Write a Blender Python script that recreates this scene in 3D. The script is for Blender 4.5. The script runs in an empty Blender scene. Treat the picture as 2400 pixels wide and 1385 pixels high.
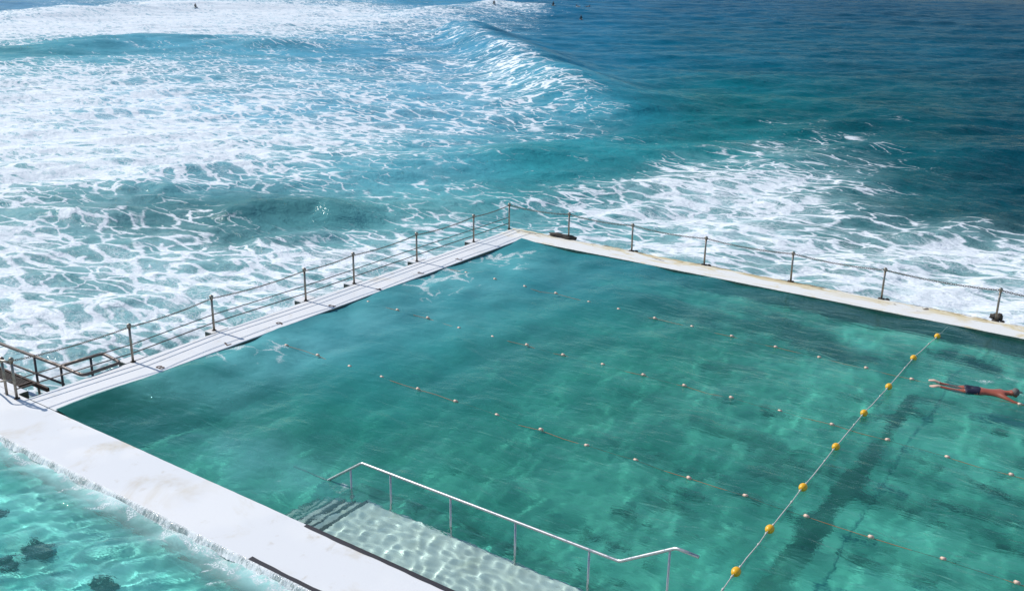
import bpy, bmesh, math, random
import numpy as np
from mathutils import Vector, Matrix

S = bpy.context.scene
COL = S.collection
rng = np.random.default_rng(7)
random.seed(7)

# ------------------------------------------------------------------ camera
CX, CY, CZ, YAW, PITCH, ROLL, FPX = 21.304, -11.549, 10.354, -0.60576, 0.32365, 0.01523, 2318.56
FW = np.array([math.cos(PITCH)*math.sin(YAW), math.cos(PITCH)*math.cos(YAW), -math.sin(PITCH)])
RT0 = np.array([math.cos(YAW), -math.sin(YAW), 0.0]); UP0 = np.cross(RT0, FW)
RT = math.cos(ROLL)*RT0 + math.sin(ROLL)*UP0
UP = -math.sin(ROLL)*RT0 + math.cos(ROLL)*UP0
CP = np.array([CX, CY, CZ])

def ray(u, v):
    return FW + (u-1200)/FPX*RT + (692.5-v)/FPX*UP

def at(u, v, z=0.0):                      # survey: picture point -> point on the level z
    d = ray(u, v); return CP + d*((z-CZ)/d[2])

def at_y(u, v, y):
    d = ray(u, v); return CP + d*((y-CY)/d[1])

def under(u, v, zs, zf):                  # point on a floor at zf seen through flat water at zs
    d = ray(u, v); d = d/np.linalg.norm(d); w = CP + d*((zs-CZ)/d[2])
    h = d[:2]/1.333; dz = -math.sqrt(max(1e-6, 1-h@h)); t = (zf-zs)/dz
    return np.array([w[0]+h[0]*t, w[1]+h[1]*t, zf])

def project(P):
    d = P-CP; z = np.maximum(d@FW, 1e-3)
    return 1200+FPX*(d@RT)/z, 692.5-FPX*(d@UP)/z, d@FW

cam = bpy.data.cameras.new('camera'); cam_o = bpy.data.objects.new('camera', cam); COL.objects.link(cam_o)
cam.sensor_width = 36; cam.lens = FPX/2400*36; cam.clip_start = .5; cam.clip_end = 9000
M = Matrix((Vector(RT), Vector(UP), -Vector(FW))).transposed().to_4x4(); M.translation = Vector(CP)
cam_o.matrix_world = M
S.camera = cam_o

# ------------------------------------------------------------------ light
EL = math.radians(42)
L = bpy.data.lights.new('sun', 'SUN'); L.energy = 4.0; L.angle = math.radians(1.0); L.color = (1, .965, .91)
sun = bpy.data.objects.new('sun', L); COL.objects.link(sun)
sun.rotation_euler = Vector((math.cos(EL), .02, -math.sin(EL))).to_track_quat('-Z', 'Y').to_euler()
L.cycles.is_caustics_light = True
W = bpy.data.worlds.new('World'); S.world = W; W.use_nodes = True
bg = W.node_tree.nodes['Background']
sk = W.node_tree.nodes.new('ShaderNodeTexSky'); sk.sky_type = 'NISHITA'; sk.sun_disc = False
sk.sun_elevation = EL; sk.sun_rotation = math.radians(-90); sk.air_density = 1.0; sk.dust_density = .1; sk.ozone_density = 1.3
W.node_tree.links.new(sk.outputs[0], bg.inputs[0]); bg.inputs[1].default_value = .13
S.view_settings.view_transform = 'Standard'; S.view_settings.look = 'None'; S.view_settings.exposure = 0; S.view_settings.gamma = 1
S.cycles.max_bounces = 8; S.cycles.transmission_bounces = 6; S.cycles.transparent_max_bounces = 8
S.cycles.caustics_reflective = False; S.cycles.caustics_refractive = True
S.cycles.sample_clamp_indirect = 4; S.cycles.use_denoising = True

# ------------------------------------------------------------------ object helpers
def tag(o, label=None, cat=None, group=None, kind=None):
    if label: o['label'] = label
    if cat: o['category'] = cat
    if group: o['group'] = group
    if kind: o['kind'] = kind
    return o

def empty(name, loc=(0, 0, 0), rz=0, label=None, cat=None, group=None):
    o = bpy.data.objects.new(name, None); COL.objects.link(o); o.location = loc; o.rotation_euler = (0, 0, rz)
    o.empty_display_size = .1
    return tag(o, label, cat, group)

def link(name, me, mat=None, parent=None):
    o = bpy.data.objects.new(name, me); COL.objects.link(o)
    for m in (mat if isinstance(mat, (list, tuple)) else [mat]):
        if m: me.materials.append(m)
    if parent: o.parent = parent
    return o

def from_bm(name, bm, mat, parent=None, smooth=True):
    me = bpy.data.meshes.new(name); bm.to_mesh(me); bm.free()
    if smooth: me.polygons.foreach_set('use_smooth', [True]*len(me.polygons))
    return link(name, me, mat, parent)

def recv(*os):
    for o in os: o.cycles.is_caustics_receiver = True

def tube(bm, pts, r, seg=8, cap=True, r_end=None):
    pts = [Vector(p) for p in pts]; n = len(pts); rings = []
    prev = None
    for i, p in enumerate(pts):
        t = (pts[min(i+1, n-1)]-pts[max(i-1, 0)]).normalized()
        if prev is None:
            a = t.orthogonal().normalized()
        else:
            a = (prev - t*prev.dot(t)).normalized()
        prev = a; b = t.cross(a)
        rr = r[i] if isinstance(r, list) else (r if r_end is None else r+(r_end-r)*i/(n-1))
        if 0 < i < n-1:   # mitre
            c = (pts[i]-pts[i-1]).normalized().dot((pts[i+1]-pts[i]).normalized()); rr *= 1/max(.6, math.sqrt((1+c)/2))
        rings.append([bm.verts.new(p+a*math.cos(k*2*math.pi/seg)*rr+b*math.sin(k*2*math.pi/seg)*rr) for k in range(seg)])
    for i in range(n-1):
        for k in range(seg):
            bm.faces.new((rings[i][k], rings[i][(k+1) % seg], rings[i+1][(k+1) % seg], rings[i+1][k]))
    if cap:
        bm.faces.new(rings[0][::-1]); bm.faces.new(rings[-1])

def box(bm, lo, hi, bevel=0.0, mi=0):
    r = bmesh.ops.create_cube(bm, size=1)
    for v in r['verts']:
        v.co = Vector([(lo[k]+hi[k])/2+v.co[k]*(hi[k]-lo[k]) for k in range(3)])
    fs = set(f for v in r['verts'] for f in v.link_faces)
    for f in fs: f.material_index = mi
    if bevel:
        bmesh.ops.bevel(bm, geom=list(set(e for v in r['verts'] for e in v.link_edges)), offset=bevel, segments=2, affect='EDGES')

def ball(bm, c, r, sc=(1, 1, 1), u=12, v=8, rot=None):
    R = bmesh.ops.create_uvsphere(bm, u_segments=u, v_segments=v, radius=1)
    for q in R['verts']:
        p = Vector((q.co.x*r*sc[0], q.co.y*r*sc[1], q.co.z*r*sc[2]))
        if rot: p = rot @ p
        q.co = p+Vector(c)

def bend(pts, rad=.12, n=5):             # round the inner corners of a polyline
    pts = [Vector(p) for p in pts]; out = [pts[0]]
    for a, b, c in zip(pts, pts[1:], pts[2:]):
        d = min(rad, (b-a).length*.45, (c-b).length*.45)
        p, q = b+(a-b).normalized()*d, b+(c-b).normalized()*d
        for i in range(n+1):
            t = i/n; out.append(p*(1-t)**2+b*2*t*(1-t)+q*t*t)
    out.append(pts[-1]); return out

def grid_mesh(name, xs, ys, zf):
    X, Y = np.meshgrid(xs, ys); Z = zf(X, Y)
    return quad_mesh(name, X, Y, Z)

def quad_mesh(name, X, Y, Z, keep=None):
    v = np.stack([X, Y, Z], -1).reshape(-1, 3); n, m = X.shape
    i = np.arange(n*m).reshape(n, m)
    f = np.stack([i[:-1, :-1], i[:-1, 1:], i[1:, 1:], i[1:, :-1]], -1).reshape(-1, 4)
    if keep is not None:
        c = v[f].mean(1); f = f[keep(c[:, 0], c[:, 1])]
        used = np.unique(f); mp = np.full(len(v), -1); mp[used] = np.arange(len(used)); v = v[used]; f = mp[f]
    me = bpy.data.meshes.new(name); me.vertices.add(len(v)); me.vertices.foreach_set('co', v.ravel())
    me.loops.add(f.size); me.loops.foreach_set('vertex_index', f.ravel().astype(np.int32))
    me.polygons.add(len(f)); me.polygons.foreach_set('loop_start', np.arange(0, f.size, 4, dtype=np.int32))
    me.polygons.foreach_set('use_smooth', np.ones(len(f), bool)); me.update(); me.validate()
    return me, v

def attr(me, name, a):
    if a.ndim == 1:
        at_ = me.attributes.new(name, 'FLOAT', 'POINT'); at_.data.foreach_set('value', a.astype(np.float32))
    else:
        at_ = me.attributes.new(name, 'FLOAT_COLOR', 'POINT')
        at_.data.foreach_set('color', np.concatenate([a, np.ones((len(a), 1))], 1).astype(np.float32).ravel())

# ------------------------------------------------------------------ node helpers
class NT:
    def __init__(s, name):
        s.m = bpy.data.materials.new(name); s.m.use_nodes = True; s.t = s.m.node_tree
        s.p = s.t.nodes['Principled BSDF']; s.out = s.t.nodes['Material Output']
    def n(s, ty, **kw):
        nd = s.t.nodes.new(ty)
        for k, v in kw.items():
            if k.startswith('i_'):
                nd.inputs[k[2:].replace('_', ' ')].default_value = v
            else: setattr(nd, k, v)
        return nd
    def l(s, a, b): s.t.links.new(a, b)
    def co(s, rot=0, scale=(1, 1, 1)):
        tc = s.n('ShaderNodeTexCoord'); mp = s.n('ShaderNodeMapping')
        mp.inputs['Rotation'].default_value = (0, 0, rot); mp.inputs['Scale'].default_value = scale
        s.l(tc.outputs['Object'], mp.inputs[0]); return mp.outputs[0]
    def noise(s, co, scale, detail=3, rough=.55, dist=0, color=False):
        nd = s.n('ShaderNodeTexNoise'); nd.inputs['Scale'].default_value = scale; nd.inputs['Detail'].default_value = detail
        nd.inputs['Roughness'].default_value = rough; nd.inputs['Distortion'].default_value = dist
        s.l(co, nd.inputs['Vector']); return nd.outputs['Color' if color else 'Fac']
    def math(s, op, a, b=None, c=None, clamp=False):
        nd = s.n('ShaderNodeMath', operation=op); nd.use_clamp = clamp
        for k, x in enumerate((a, b, c)):
            if x is None: continue
            if isinstance(x, (int, float)): nd.inputs[k].default_value = x
            else: s.l(x, nd.inputs[k])
        return nd.outputs[0]
    def vmath(s, op, a, b):
        nd = s.n('ShaderNodeVectorMath', operation=op)
        for k, x in enumerate((a, b)):
            if isinstance(x, (int, float)):
                if op == 'SCALE' and k == 1: nd.inputs['Scale'].default_value = x
                else: nd.inputs[k].default_value = (x, x, x)
            elif isinstance(x, tuple): nd.inputs[k].default_value = x
            else: s.l(x, nd.inputs[k])
        return nd.outputs[0]
    def mr(s, x, a, b, c=0., d=1., smooth=True):
        nd = s.n('ShaderNodeMapRange'); nd.interpolation_type = 'SMOOTHSTEP' if smooth else 'LINEAR'
        for k, q in zip(('Value', 'From Min', 'From Max', 'To Min', 'To Max'), (x, a, b, c, d)):
            if isinstance(q, (int, float)): nd.inputs[k].default_value = q
            else: s.l(q, nd.inputs[k])
        return nd.outputs[0]
    def mix(s, f, a, b):
        nd = s.n('ShaderNodeMix', data_type='RGBA')
        for k, x in ((0, f), (6, a), (7, b)):
            if isinstance(x, (int, float)): nd.inputs[k].default_value = x
            elif isinstance(x, tuple): nd.inputs[k].default_value = (*x, 1)
            else: s.l(x, nd.inputs[k])
        return nd.outputs[2]
    def attr(s, name, out='Fac'):
        nd = s.n('ShaderNodeAttribute'); nd.attribute_name = name; return nd.outputs[out]
    def bump(s, h, strength=.3, dist=.02, prev=None):
        nd = s.n('ShaderNodeBump'); nd.inputs['Strength'].default_value = strength; nd.inputs['Distance'].default_value = dist
        s.l(h, nd.inputs['Height'])
        if prev is not None: s.l(prev, nd.inputs['Normal'])
        return nd.outputs[0]
    def set(s, **kw):
        for k, v in kw.items():
            nm = k.replace('_', ' ')
            if isinstance(v, tuple): s.p.inputs[nm].default_value = (*v, 1)
            elif isinstance(v, (int, float)): s.p.inputs[nm].default_value = v
            else: s.l(v, s.p.inputs[nm])
        return s.m

def plain(name, col, rough=.5, metal=0., var=.15, scale=20, bump=0.):
    a = NT(name); co = a.co(); nz = a.noise(co, scale, 4)
    dk = tuple(c*(1-var) for c in col); lt = tuple(min(1, c*(1+var)) for c in col)
    a.set(Base_Color=a.mix(nz, dk, lt), Roughness=a.mr(nz, .3, .7, max(.02, rough-.1), rough+.1), Metallic=metal)
    if bump: a.set(Normal=a.bump(nz, bump, .01))
    return a.m

def foam_nodes(a, mask, rot, sc, big=.9, fine=2.7, speck=False):
    """lace of foam: cell edges that thicken into a sheet where the mask is high"""
    co = a.co(rot, sc)
    w1 = a.vmath('SCALE', a.vmath('SUBTRACT', a.noise(co, .45, 2, color=True), .5), 1.7)
    w2 = a.vmath('SCALE', a.vmath('SUBTRACT', a.noise(co, 2.2, 3, color=True), .5), .5)
    c2 = a.vmath('ADD', a.vmath('ADD', co, w1), w2)
    c2 = a.vmath('MULTIPLY', c2, (1, 1, 0))
    def vor(scale, c):
        nd = a.n('ShaderNodeTexVoronoi', feature='DISTANCE_TO_EDGE'); nd.inputs['Scale'].default_value = scale
        a.l(c, nd.inputs['Vector']); return nd.outputs['Distance']
    n_big = a.noise(co, .28, 4, .6)
    n_mid = a.noise(c2, 1.1, 3)
    n_fin = a.noise(co, 9, 4, .7)
    m = a.math('ADD', mask, a.math('MULTIPLY', a.math('SUBTRACT', n_big, .5), 1.05))
    m = a.math('ADD', m, a.math('MULTIPLY', a.math('SUBTRACT', n_mid, .5), .5))
    m = a.math('MULTIPLY', m, a.mr(mask, .0, .12))
    pick = a.mr(a.noise(co, .5, 3), .46, .56)
    vv = a.math('ADD', a.math('MULTIPLY', vor(big, c2), a.math('SUBTRACT', 1, pick)), a.math('MULTIPLY', vor(big*.5, c2), pick))
    e1 = a.math('ADD', vv, a.math('MULTIPLY', a.math('SUBTRACT', n_fin, .5), .12))
    rg = a.math('ABSOLUTE', a.math('SUBTRACT', a.noise(c2, 2.4, 6, .66, 1.0), .5))
    e2 = a.math('ADD', vor(fine, c2), a.math('MULTIPLY', a.math('SUBTRACT', n_fin, .5), .22))
    t1 = a.mr(m, .1, 1.05, -.06, .27, False)
    t2 = a.mr(m, .3, 1.10, -.14, .31, False)
    def step(e, t, s):
        return a.mr(e, a.math('SUBTRACT', t, s), a.math('ADD', t, s), 1., 0.)
    f1 = a.math('MULTIPLY', step(e1, t1, .04), a.mr(m, .05, .55, .35, 1.))
    f2 = a.math('MULTIPLY', step(e2, t2, .09), .72)
    f3 = a.math('MULTIPLY', step(rg, a.mr(m, .2, 1.0, -.03, .05, False), .022), .75)
    f = a.math('MAXIMUM', a.math('MAXIMUM', f1, f2), f3)
    f = a.math('MULTIPLY', f, a.mr(n_fin, .25, .6, .62, 1.))
    if speck: f = a.math('MULTIPLY', f, a.mr(a.noise(co, 30, 3, .7), .40, .60, .22, 1.))
    return f, n_fin, co

# ------------------------------------------------------------------ materials
def m_deck():
    a = NT('painted_concrete'); co = a.co()
    st = a.noise(co, .55, 5, .65, .6); fi = a.noise(co, 14, 5, .6); pt = a.noise(co, 2.3, 4, .6, .3)
    base = a.mix(a.mr(st, .54, .76), (.79, .78, .765), (.66, .60, .50))
    base = a.mix(a.math('MULTIPLY', a.mr(pt, .60, .74), .42), base, (.52, .44, .32))
    base = a.mix(a.math('MULTIPLY', a.mr(fi, .66, .8), .35), base, (.5, .48, .46))
    wet = a.mr(a.noise(co, .35, 4, .6), .42, .6)
    a.set(Base_Color=base, Roughness=a.mr(wet, 0, 1, .62, .34), Normal=a.bump(fi, .25, .008))
    a.p.inputs['Specular IOR Level'].default_value = .35
    return a.m

def m_wall_top():
    a = NT('weathered_concrete'); co = a.co(); tc = a.co(0, (.55, 1.6, 1))
    st = a.noise(tc, 1.1, 6, .68, 1.2); ch = a.noise(tc, 3.2, 5, .6, .6); fi = a.noise(co, 16, 5, .65)
    y = a.n('ShaderNodeSeparateXYZ'); a.l(a.co(), y.inputs[0])
    edge = a.mr(y.outputs[1], 20.1, 20.95, .0, .16)
    s2 = a.math('ADD', st, edge)
    base = a.mix(a.mr(s2, .51, .72), (.82, .80, .75), (.72, .60, .36))
    base = a.mix(a.mr(s2, .68, .82), base, (.36, .25, .11))
    base = a.mix(a.mr(a.math('ADD', ch, a.math('MULTIPLY', edge, .7)), .70, .76), base, (.16, .12, .08))
    base = a.mix(a.math('MULTIPLY', a.mr(fi, .62, .78), .4), base, (.45, .40, .33))
    a.set(Base_Color=base, Roughness=.6, Normal=a.bump(a.math('ADD', fi, ch), .5, .02))
    return a.m

def m_algae():
    a = NT('algae_concrete'); co = a.co(0, (1, 1, 3)); n = a.noise(co, 3, 5, .65)
    st = a.noise(a.co(0, (6, 6, .4)), 2, 3)
    base = a.mix(n, (.022, .034, .028), (.12, .14, .10))
    base = a.mix(a.mr(st, .66, .74), base, (.45, .43, .36))
    a.set(Base_Color=base, Roughness=.55, Normal=a.bump(n, .5, .02)); return a.m

def m_steel(name, col, rust=.35, rough=.3):
    a = NT(name); co = a.co(); n = a.noise(co, 9, 5, .7)
    base = a.mix(a.mr(n, .62-rust*.4, .75), col, (.16, .075, .03))
    a.set(Base_Color=base, Metallic=a.mr(n, .55, .75, .9, .3), Roughness=a.mr(n, .3, .7, rough, rough+.35)); return a.m

M_DECK, M_WALL, M_ALGAE = m_deck(), m_wall_top(), m_algae()
M_POST = m_steel('weathered_steel', (.33, .30, .26), .45, .32)
M_DARKRAIL = m_steel('dark_steel', (.16, .14, .13), .3, .4)
M_CHROME = m_steel('polished_steel', (.50, .50, .50), .0, .24)
M_CHAIN = m_steel('chain_steel', (.20, .18, .16), .3, .4)
M_RUST = plain('rusted_iron', (.06, .045, .035), .8, 0, .5, 30, .5)
M_BLACK = plain('black_paint', (.022, .018, .022), .6, 0, .4, 25, .3)
M_NOSE = plain('worn_black_strip', (.085, .10, .10), .7, 0, .5, 14)
M_DIGIT = plain('faded_black_paint', (.10, .06, .045), .7, 0, .5, 30)
M_CORD = plain('orange_cord', (.42, .16, .055), .6, 0, .25, 15)
M_CORK = plain('pink_float', (.80, .55, .42), .5, 0, .2, 30)
M_FLOATEND = plain('float_end', (.12, .08, .06), .6)
M_YELLOW = plain('yellow_plastic', (.86, .44, .015), .38, 0, .12, 6)
M_ROPE = plain('grey_rope', (.52, .51, .46), .7, 0, .25, 60, .4)
M_ROCK = plain('dark_rock', (.05, .04, .03), .75, 0, .6, 8, .8)

# ------------------------------------------------------------------ waves
def waves(X, Y, seed, n, lmin, lmax, slope, ang, spread, sharp=0.):
    r = np.random.default_rng(seed); Z = np.zeros_like(X)
    for k in range(n):
        Lw = lmin*(lmax/lmin)**(k/(n-1)); a = ang+r.normal()*spread; kk = 2*math.pi/Lw
        ph = kk*(X*math.cos(a)+Y*math.sin(a))+r.uniform(0, 6.28)
        s = np.sin(ph)
        if sharp: s = s+sharp*.5*np.cos(2*ph+math.pi)
        Z += slope/math.sqrt(n/2)/kk*s
    return Z

ZW, ZK, ZS = -.065, -.10, -1.15          # level of the pool, of the small pool, of the sea
PW, PL = 19.81, 40.0                    # pool width and length

# ------------------------------------------------------------------ sea
GU = np.array([0, 200, 400, 600, 800, 1000, 1200, 1400, 1600, 1800, 2000, 2200, 2400.])
FR = [
 (0,   [.15, .30, .62, .60, .40, .12, .06, 0, 0, 0, 0, 0, 0]),
 (22,  [.04, .35, .88, .90, .74, .36, .66, .12, 0, 0, 0, 0, 0]),
 (45,  [.72, .88, .90, .84, .72, .60, .34, .04, 0, 0, 0, 0, 0]),
 (75,  [.88, .88, .84, .68, .56, .46, .34, 0, 0, 0, 0, 0, 0]),
 (100, [.55, .22, .22, .40, .36, .36, .42, 0, 0, 0, 0, 0, 0]),
 (128, [.12, .18, .34, .28, .30, .34, .30, 0, 0, 0, 0, 0, 0]),
 (160, [.62, .55, .50, .44, .44, .42, .44, .02, 0, 0, 0, 0, 0]),
 (200, [.74, .70, .60, .50, .48, .44, .52, .05, 0, 0, 0, 0, 0]),
 (250, [.78, .76, .72, .58, .50, .48, .46, .36, .02, 0, 0, 0, 0]),
 (300, [.80, .80, .78, .66, .54, .50, .44, .36, .06, .14, .22, .10, 0]),
 (350, [.80, .78, .76, .68, .62, .46, .32, .10, .16, .38, .34, .10, .02]),
 (400, [.76, .72, .68, .56, .42, .30, .12, .10, .46, .48, .34, .14, .05]),
 (450, [.58, .48, .32, .30, .34, .30, .22, .44, .66, .66, .42, .10, .05]),
 (500, [.46, .50, .30, .06, .10, .42, .36, .60, .68, .66, .42, .18, .10]),
 (550, [.60, .50, .50, .28, .52, .50, .44, .52, .62, .62, .52, .46, .38]),
 (600, [.58, .54, .60, .62, .60, .50, .50, .54, .60, .58, .54, .62, .52]),
 (650, [.60, .54, .60, .66, .60, .52, .5, .5, .5, .52, .60, .66, .60]),
 (700, [.64, .54, .62, .64, .58, .5, .5, .5, .5, .5, .60, .72, .66]),
 (760, [.68, .56, .62, .56, .5, .5, .5, .5, .5, .5, .5, .6, .68]),
 (820, [.70, .52, .5, .5, .5, .5, .5, .5, .5, .5, .5, .5, .6]),
 (900, [.60, .52, .5, .5, .5, .5, .5, .5, .5, .5, .5, .5, .5])]
CU = np.array([0, 500, 1000, 1300, 1700, 2100, 2400.])
def srgb(*c):
    return [((x/255+.055)/1.055)**2.4 if x > 10 else x/255/12.92 for x in c]
CR = [   # colour of the water body itself: deep blue offshore, turquoise over sand and bubbles
 (0,   [(104,150,178), (100,158,182), (66,140,172), (24,104,138), (4,84,114), (0,72,98), (0,68,94)]),
 (120, [(88,158,168), (92,164,184), (72,148,178), (26,112,142), (4,94,116), (0,82,102), (0,76,96)]),
 (250, [(122,178,192), (112,176,198), (92,164,188), (54,140,162), (10,106,112), (0,84,94), (0,72,86)]),
 (380, [(120,176,180), (100,166,178), (84,158,172), (48,142,150), (36,122,126), (10,86,94), (2,68,80)]),
 (500, [(104,154,156), (74,128,132), (92,158,160), (66,142,146), (108,164,164), (30,92,98), (6,68,78)]),
 (620, [(112,160,162), (110,162,164), (92,150,154), (92,150,154), (112,160,160), (104,152,150), (92,140,140)]),
 (900, [(116,164,166), (112,162,162), (100,150,150), (100,150,150), (110,155,155), (110,155,155), (110,155,155)])]

def interp2(U, V, us, rows):
    vs = np.array([r[0] for r in rows], float); T = np.array([r[1] for r in rows], float)
    if T.ndim == 2: T = T[..., None]
    U = np.clip(U, us[0], us[-1]); V = np.clip(V, vs[0], vs[-1])
    i = np.clip(np.searchsorted(us, U)-1, 0, len(us)-2); j = np.clip(np.searchsorted(vs, V)-1, 0, len(vs)-2)
    a = (U-us[i])/(us[i+1]-us[i]); b = (V-vs[j])/(vs[j+1]-vs[j])
    a = (a*a*(3-2*a))[:, None]; b = (b*b*(3-2*b))[:, None]
    return (T[j, i]*(1-a)*(1-b)+T[j, i+1]*a*(1-b)+T[j+1, i]*(1-a)*b+T[j+1, i+1]*a*b)

def polyline_sd(X, Y, P):                # signed distance and station along a polyline
    best = np.full(X.shape, 1e9); sd = np.zeros_like(X); st = np.zeros_like(X); acc = 0
    tot = sum(np.linalg.norm(P[i+1]-P[i]) for i in range(len(P)-1))
    for i in range(len(P)-1):
        d = P[i+1]-P[i]; Ln = np.linalg.norm(d); e = d/Ln
        t = np.clip((X-P[i][0])*e[0]+(Y-P[i][1])*e[1], 0, Ln)
        dx, dy = X-P[i][0]-e[0]*t, Y-P[i][1]-e[1]*t; r = np.hypot(dx, dy)
        s = np.sign(e[0]*dy-e[1]*dx); k = r < best
        best = np.where(k, r, best); sd = np.where(k, r*s, sd); st = np.where(k, (acc+t)/tot, st); acc += Ln
    return sd, st

def sea_height(X, Y):
    D = np.hypot(X-CX, Y-CY)
    crest = math.atan2(RT0[1], RT0[0])+math.pi/2      # waves run across the view
    Z = waves(X, Y, 11, 16, 6, 34, .055, crest, .35, .3)
    Z += waves(X, Y, 12, 30, 1.1, 7, .125, crest+.1, .6)*np.clip(330/D, 0, 1)
    Z += waves(X, Y, 13, 22, .5, 1.6, .07, crest, .9)*np.clip(55/D-.3, 0, 1)
    def ridge(px, h, wl, wr, fade=.25):
        nonlocal Z
        P = [at(u, v, ZS+.5)[:2] for u, v in px]
        sd, st = polyline_sd(X, Y, P)
        w = np.where(sd > 0, wl, wr)
        env = np.clip(st/fade, 0, 1)*np.clip((1-st)/fade, 0, 1); env = env*env*(3-2*env)
        Z += h*env*np.exp(-(sd/w)**2)*(1+.10*np.sin(X*.31+Y*.23)*np.sin(X*.17-Y*.29+1))
    # breaking shoulder, the peak behind it, the far lines and the lumps near the wall
    ridge([(1040, 60), (1120, 95), (1215, 148), (1295, 200), (1400, 246), (1540, 285), (1760, 318)], 2.5, 6.0, 4.0)
    ridge([(860, 48), (1020, 34), (1160, 17), (1300, 26), (1440, 40)], 1.9, 9, 14)
    ridge([(-60, 128), (120, 112), (340, 92), (620, 104), (900, 100)], 1.0, 9, 4)
    ridge([(-80, 48), (140, 34), (420, 18), (760, 14)], 1.7, 12, 8)
    ridge([(1450, 250), (1700, 226), (2000, 242), (2350, 300)], .55, 6, 5)
    ridge([(1380, 355), (1600, 335), (1900, 380), (2300, 420)], .35, 4, 4)
    ridge([(1120, 372), (1280, 350), (1500, 330)], .45, 3, 3)
    ridge([(480, 500), (600, 470), (760, 466), (850, 500)], .62, 1.9, 1.2)
    ridge([(230, 430), (330, 416), (440, 430)], .40, 1.8, 1.1)
    ridge([(560, 560), (680, 535), (800, 520)], .34, 1.1, .9)
    ridge([(0, 470), (160, 480), (330, 500)], .25, 1.6, 1.1)
    ridge([(1900, 470), (2150, 480), (2450, 520)], .3, 2.2, 1.6)
    return Z

def build_sea():
    th = np.linspace(-1.35, 1.25, 1150)+YAW
    r = np.concatenate([np.geomspace(14, 420, 960), np.geomspace(424, 6000, 90)])
    T, R = np.meshgrid(th, r); X = CX+R*np.sin(T); Y = CY+R*np.cos(T)
    Z = ZS+sea_height(X, Y)
    # keep clear of the pool walls
    def keep(x, y): return ~(((x > -.95) & (y < 20.75) & (x < 44)) | ((y < -.3) & (x < 44) & (x > -13.5)))
    d_in = np.minimum(np.abs(X+1.2)+np.where((Y < 21), 0, 9), np.abs(Y-21)+np.where(X > -1.5, 0, 9))
    Z = np.where(d_in < 1.2, np.minimum(Z, ZS+.55), Z)
    me, v = quad_mesh('sea', X, Y, Z, keep)
    P = v.copy(); P[:, 2] = ZS
    U, V, dep = project(P)
    V = np.where(dep < 2, 900, V); U = np.where(dep < 2, 0, U)
    far = np.clip((np.hypot(v[:, 0]-CX, v[:, 1]-CY)-420)/600, 0, 1)
    f = interp2(U, V, GU, FR)[:, 0]*(1-far)
    crest = [at(u, vv, ZS+.8)[:2] for u, vv in [(1060, 70), (1130, 100), (1225, 150), (1300, 200), (1400, 245), (1540, 285)]]
    sd, st = polyline_sd(v[:, 0], v[:, 1], crest)
    env = np.clip(st/.3, 0, 1)*np.clip((1-st)/.15, 0, 1)
    f = np.where((sd > 0) & (sd < 60) & (st > .03) & (st < .98), f*np.exp(-np.maximum(sd-.8, 0)/2.0), f)
    f = np.maximum(f, .36*env*np.exp(-((sd+1.6)/3.4)**2))
    col = np.array([[srgb(*c) for c in r_[1]] for r_ in CR]); rows = [(CR[k][0], col[k]) for k in range(len(CR))]
    body = interp2(U, V, CU, rows)
    wall = np.minimum(np.abs(v[:, 0]+1.3)+np.where(v[:, 1] < 20.6, 0, 9), np.abs(v[:, 1]-21.1)+np.where(v[:, 0] > -1.2, 0, 9))
    f = np.maximum(f, .60*np.exp(-(wall/.55)**2)); f = np.clip(f+.10*np.exp(-(wall/1.6)**2), 0, 1)
    attr(me, 'foam', f); attr(me, 'body', body)
    a = NT('sea_water')
    rot = -math.atan2(RT0[1], RT0[0])
    fm, nf, co = foam_nodes(a, a.attr('foam'), rot, (.50, 1, 1), 1.5, 5.4)
    ch = a.noise(a.co(rot, (.55, 1, 1)), 1.6, 4, .6, .4); ch2 = a.noise(a.co(rot, (.6, 1, 1)), 6, 3, .6)
    mott = a.noise(a.co(rot, (.4, 1, 1)), .12, 4, .6)
    bodyc = a.vmath('MULTIPLY', a.attr('body', 'Color'), a.vmath('SCALE', (1, 1, 1), 1.0))
    sc = a.n('ShaderNodeVectorMath', operation='SCALE'); a.l(a.attr('body', 'Color'), sc.inputs[0]); a.l(a.mr(mott, .3, .7, .80, 1.12), sc.inputs['Scale'])
    veil = a.math('MULTIPLY', a.mr(a.attr('foam'), .22, .8, 0, .72, False), a.mr(a.noise(a.co(rot, (.45, 1, 1)), .9, 5, .65, .6), .32, .68))
    under_ = a.mix(veil, sc.outputs[0], (.44, .66, .69))
    base = a.mix(fm, under_, (.84, .87, .89))
    b1 = a.bump(ch, .8, .25); b2 = a.bump(ch2, .35, .05, b1); b3 = a.bump(fm, .35, .05, b2)
    df = a.n('ShaderNodeBsdfDiffuse'); a.l(base, df.inputs['Color']); a.l(b3, df.inputs['Normal'])
    gl = a.n('ShaderNodeBsdfGlossy'); a.l(a.mr(fm, 0, 1, .09, .6), gl.inputs['Roughness']); a.l(b3, gl.inputs['Normal'])
    fr = a.n('ShaderNodeFresnel'); fr.inputs['IOR'].default_value = 1.33; a.l(b3, fr.inputs['Normal'])
    fac = a.math('MULTIPLY', fr.outputs[0], a.mr(fm, 0, 1, .28, .10))
    mx = a.n('ShaderNodeMixShader'); a.l(fac, mx.inputs[0]); a.l(df.outputs[0], mx.inputs[1]); a.l(gl.outputs[0], mx.inputs[2])
    a.l(mx.outputs[0], a.out.inputs[0]); a.t.nodes.remove(a.p)
    o = link('sea', me, a.m); tag(o, kind='structure')

build_sea()

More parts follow.
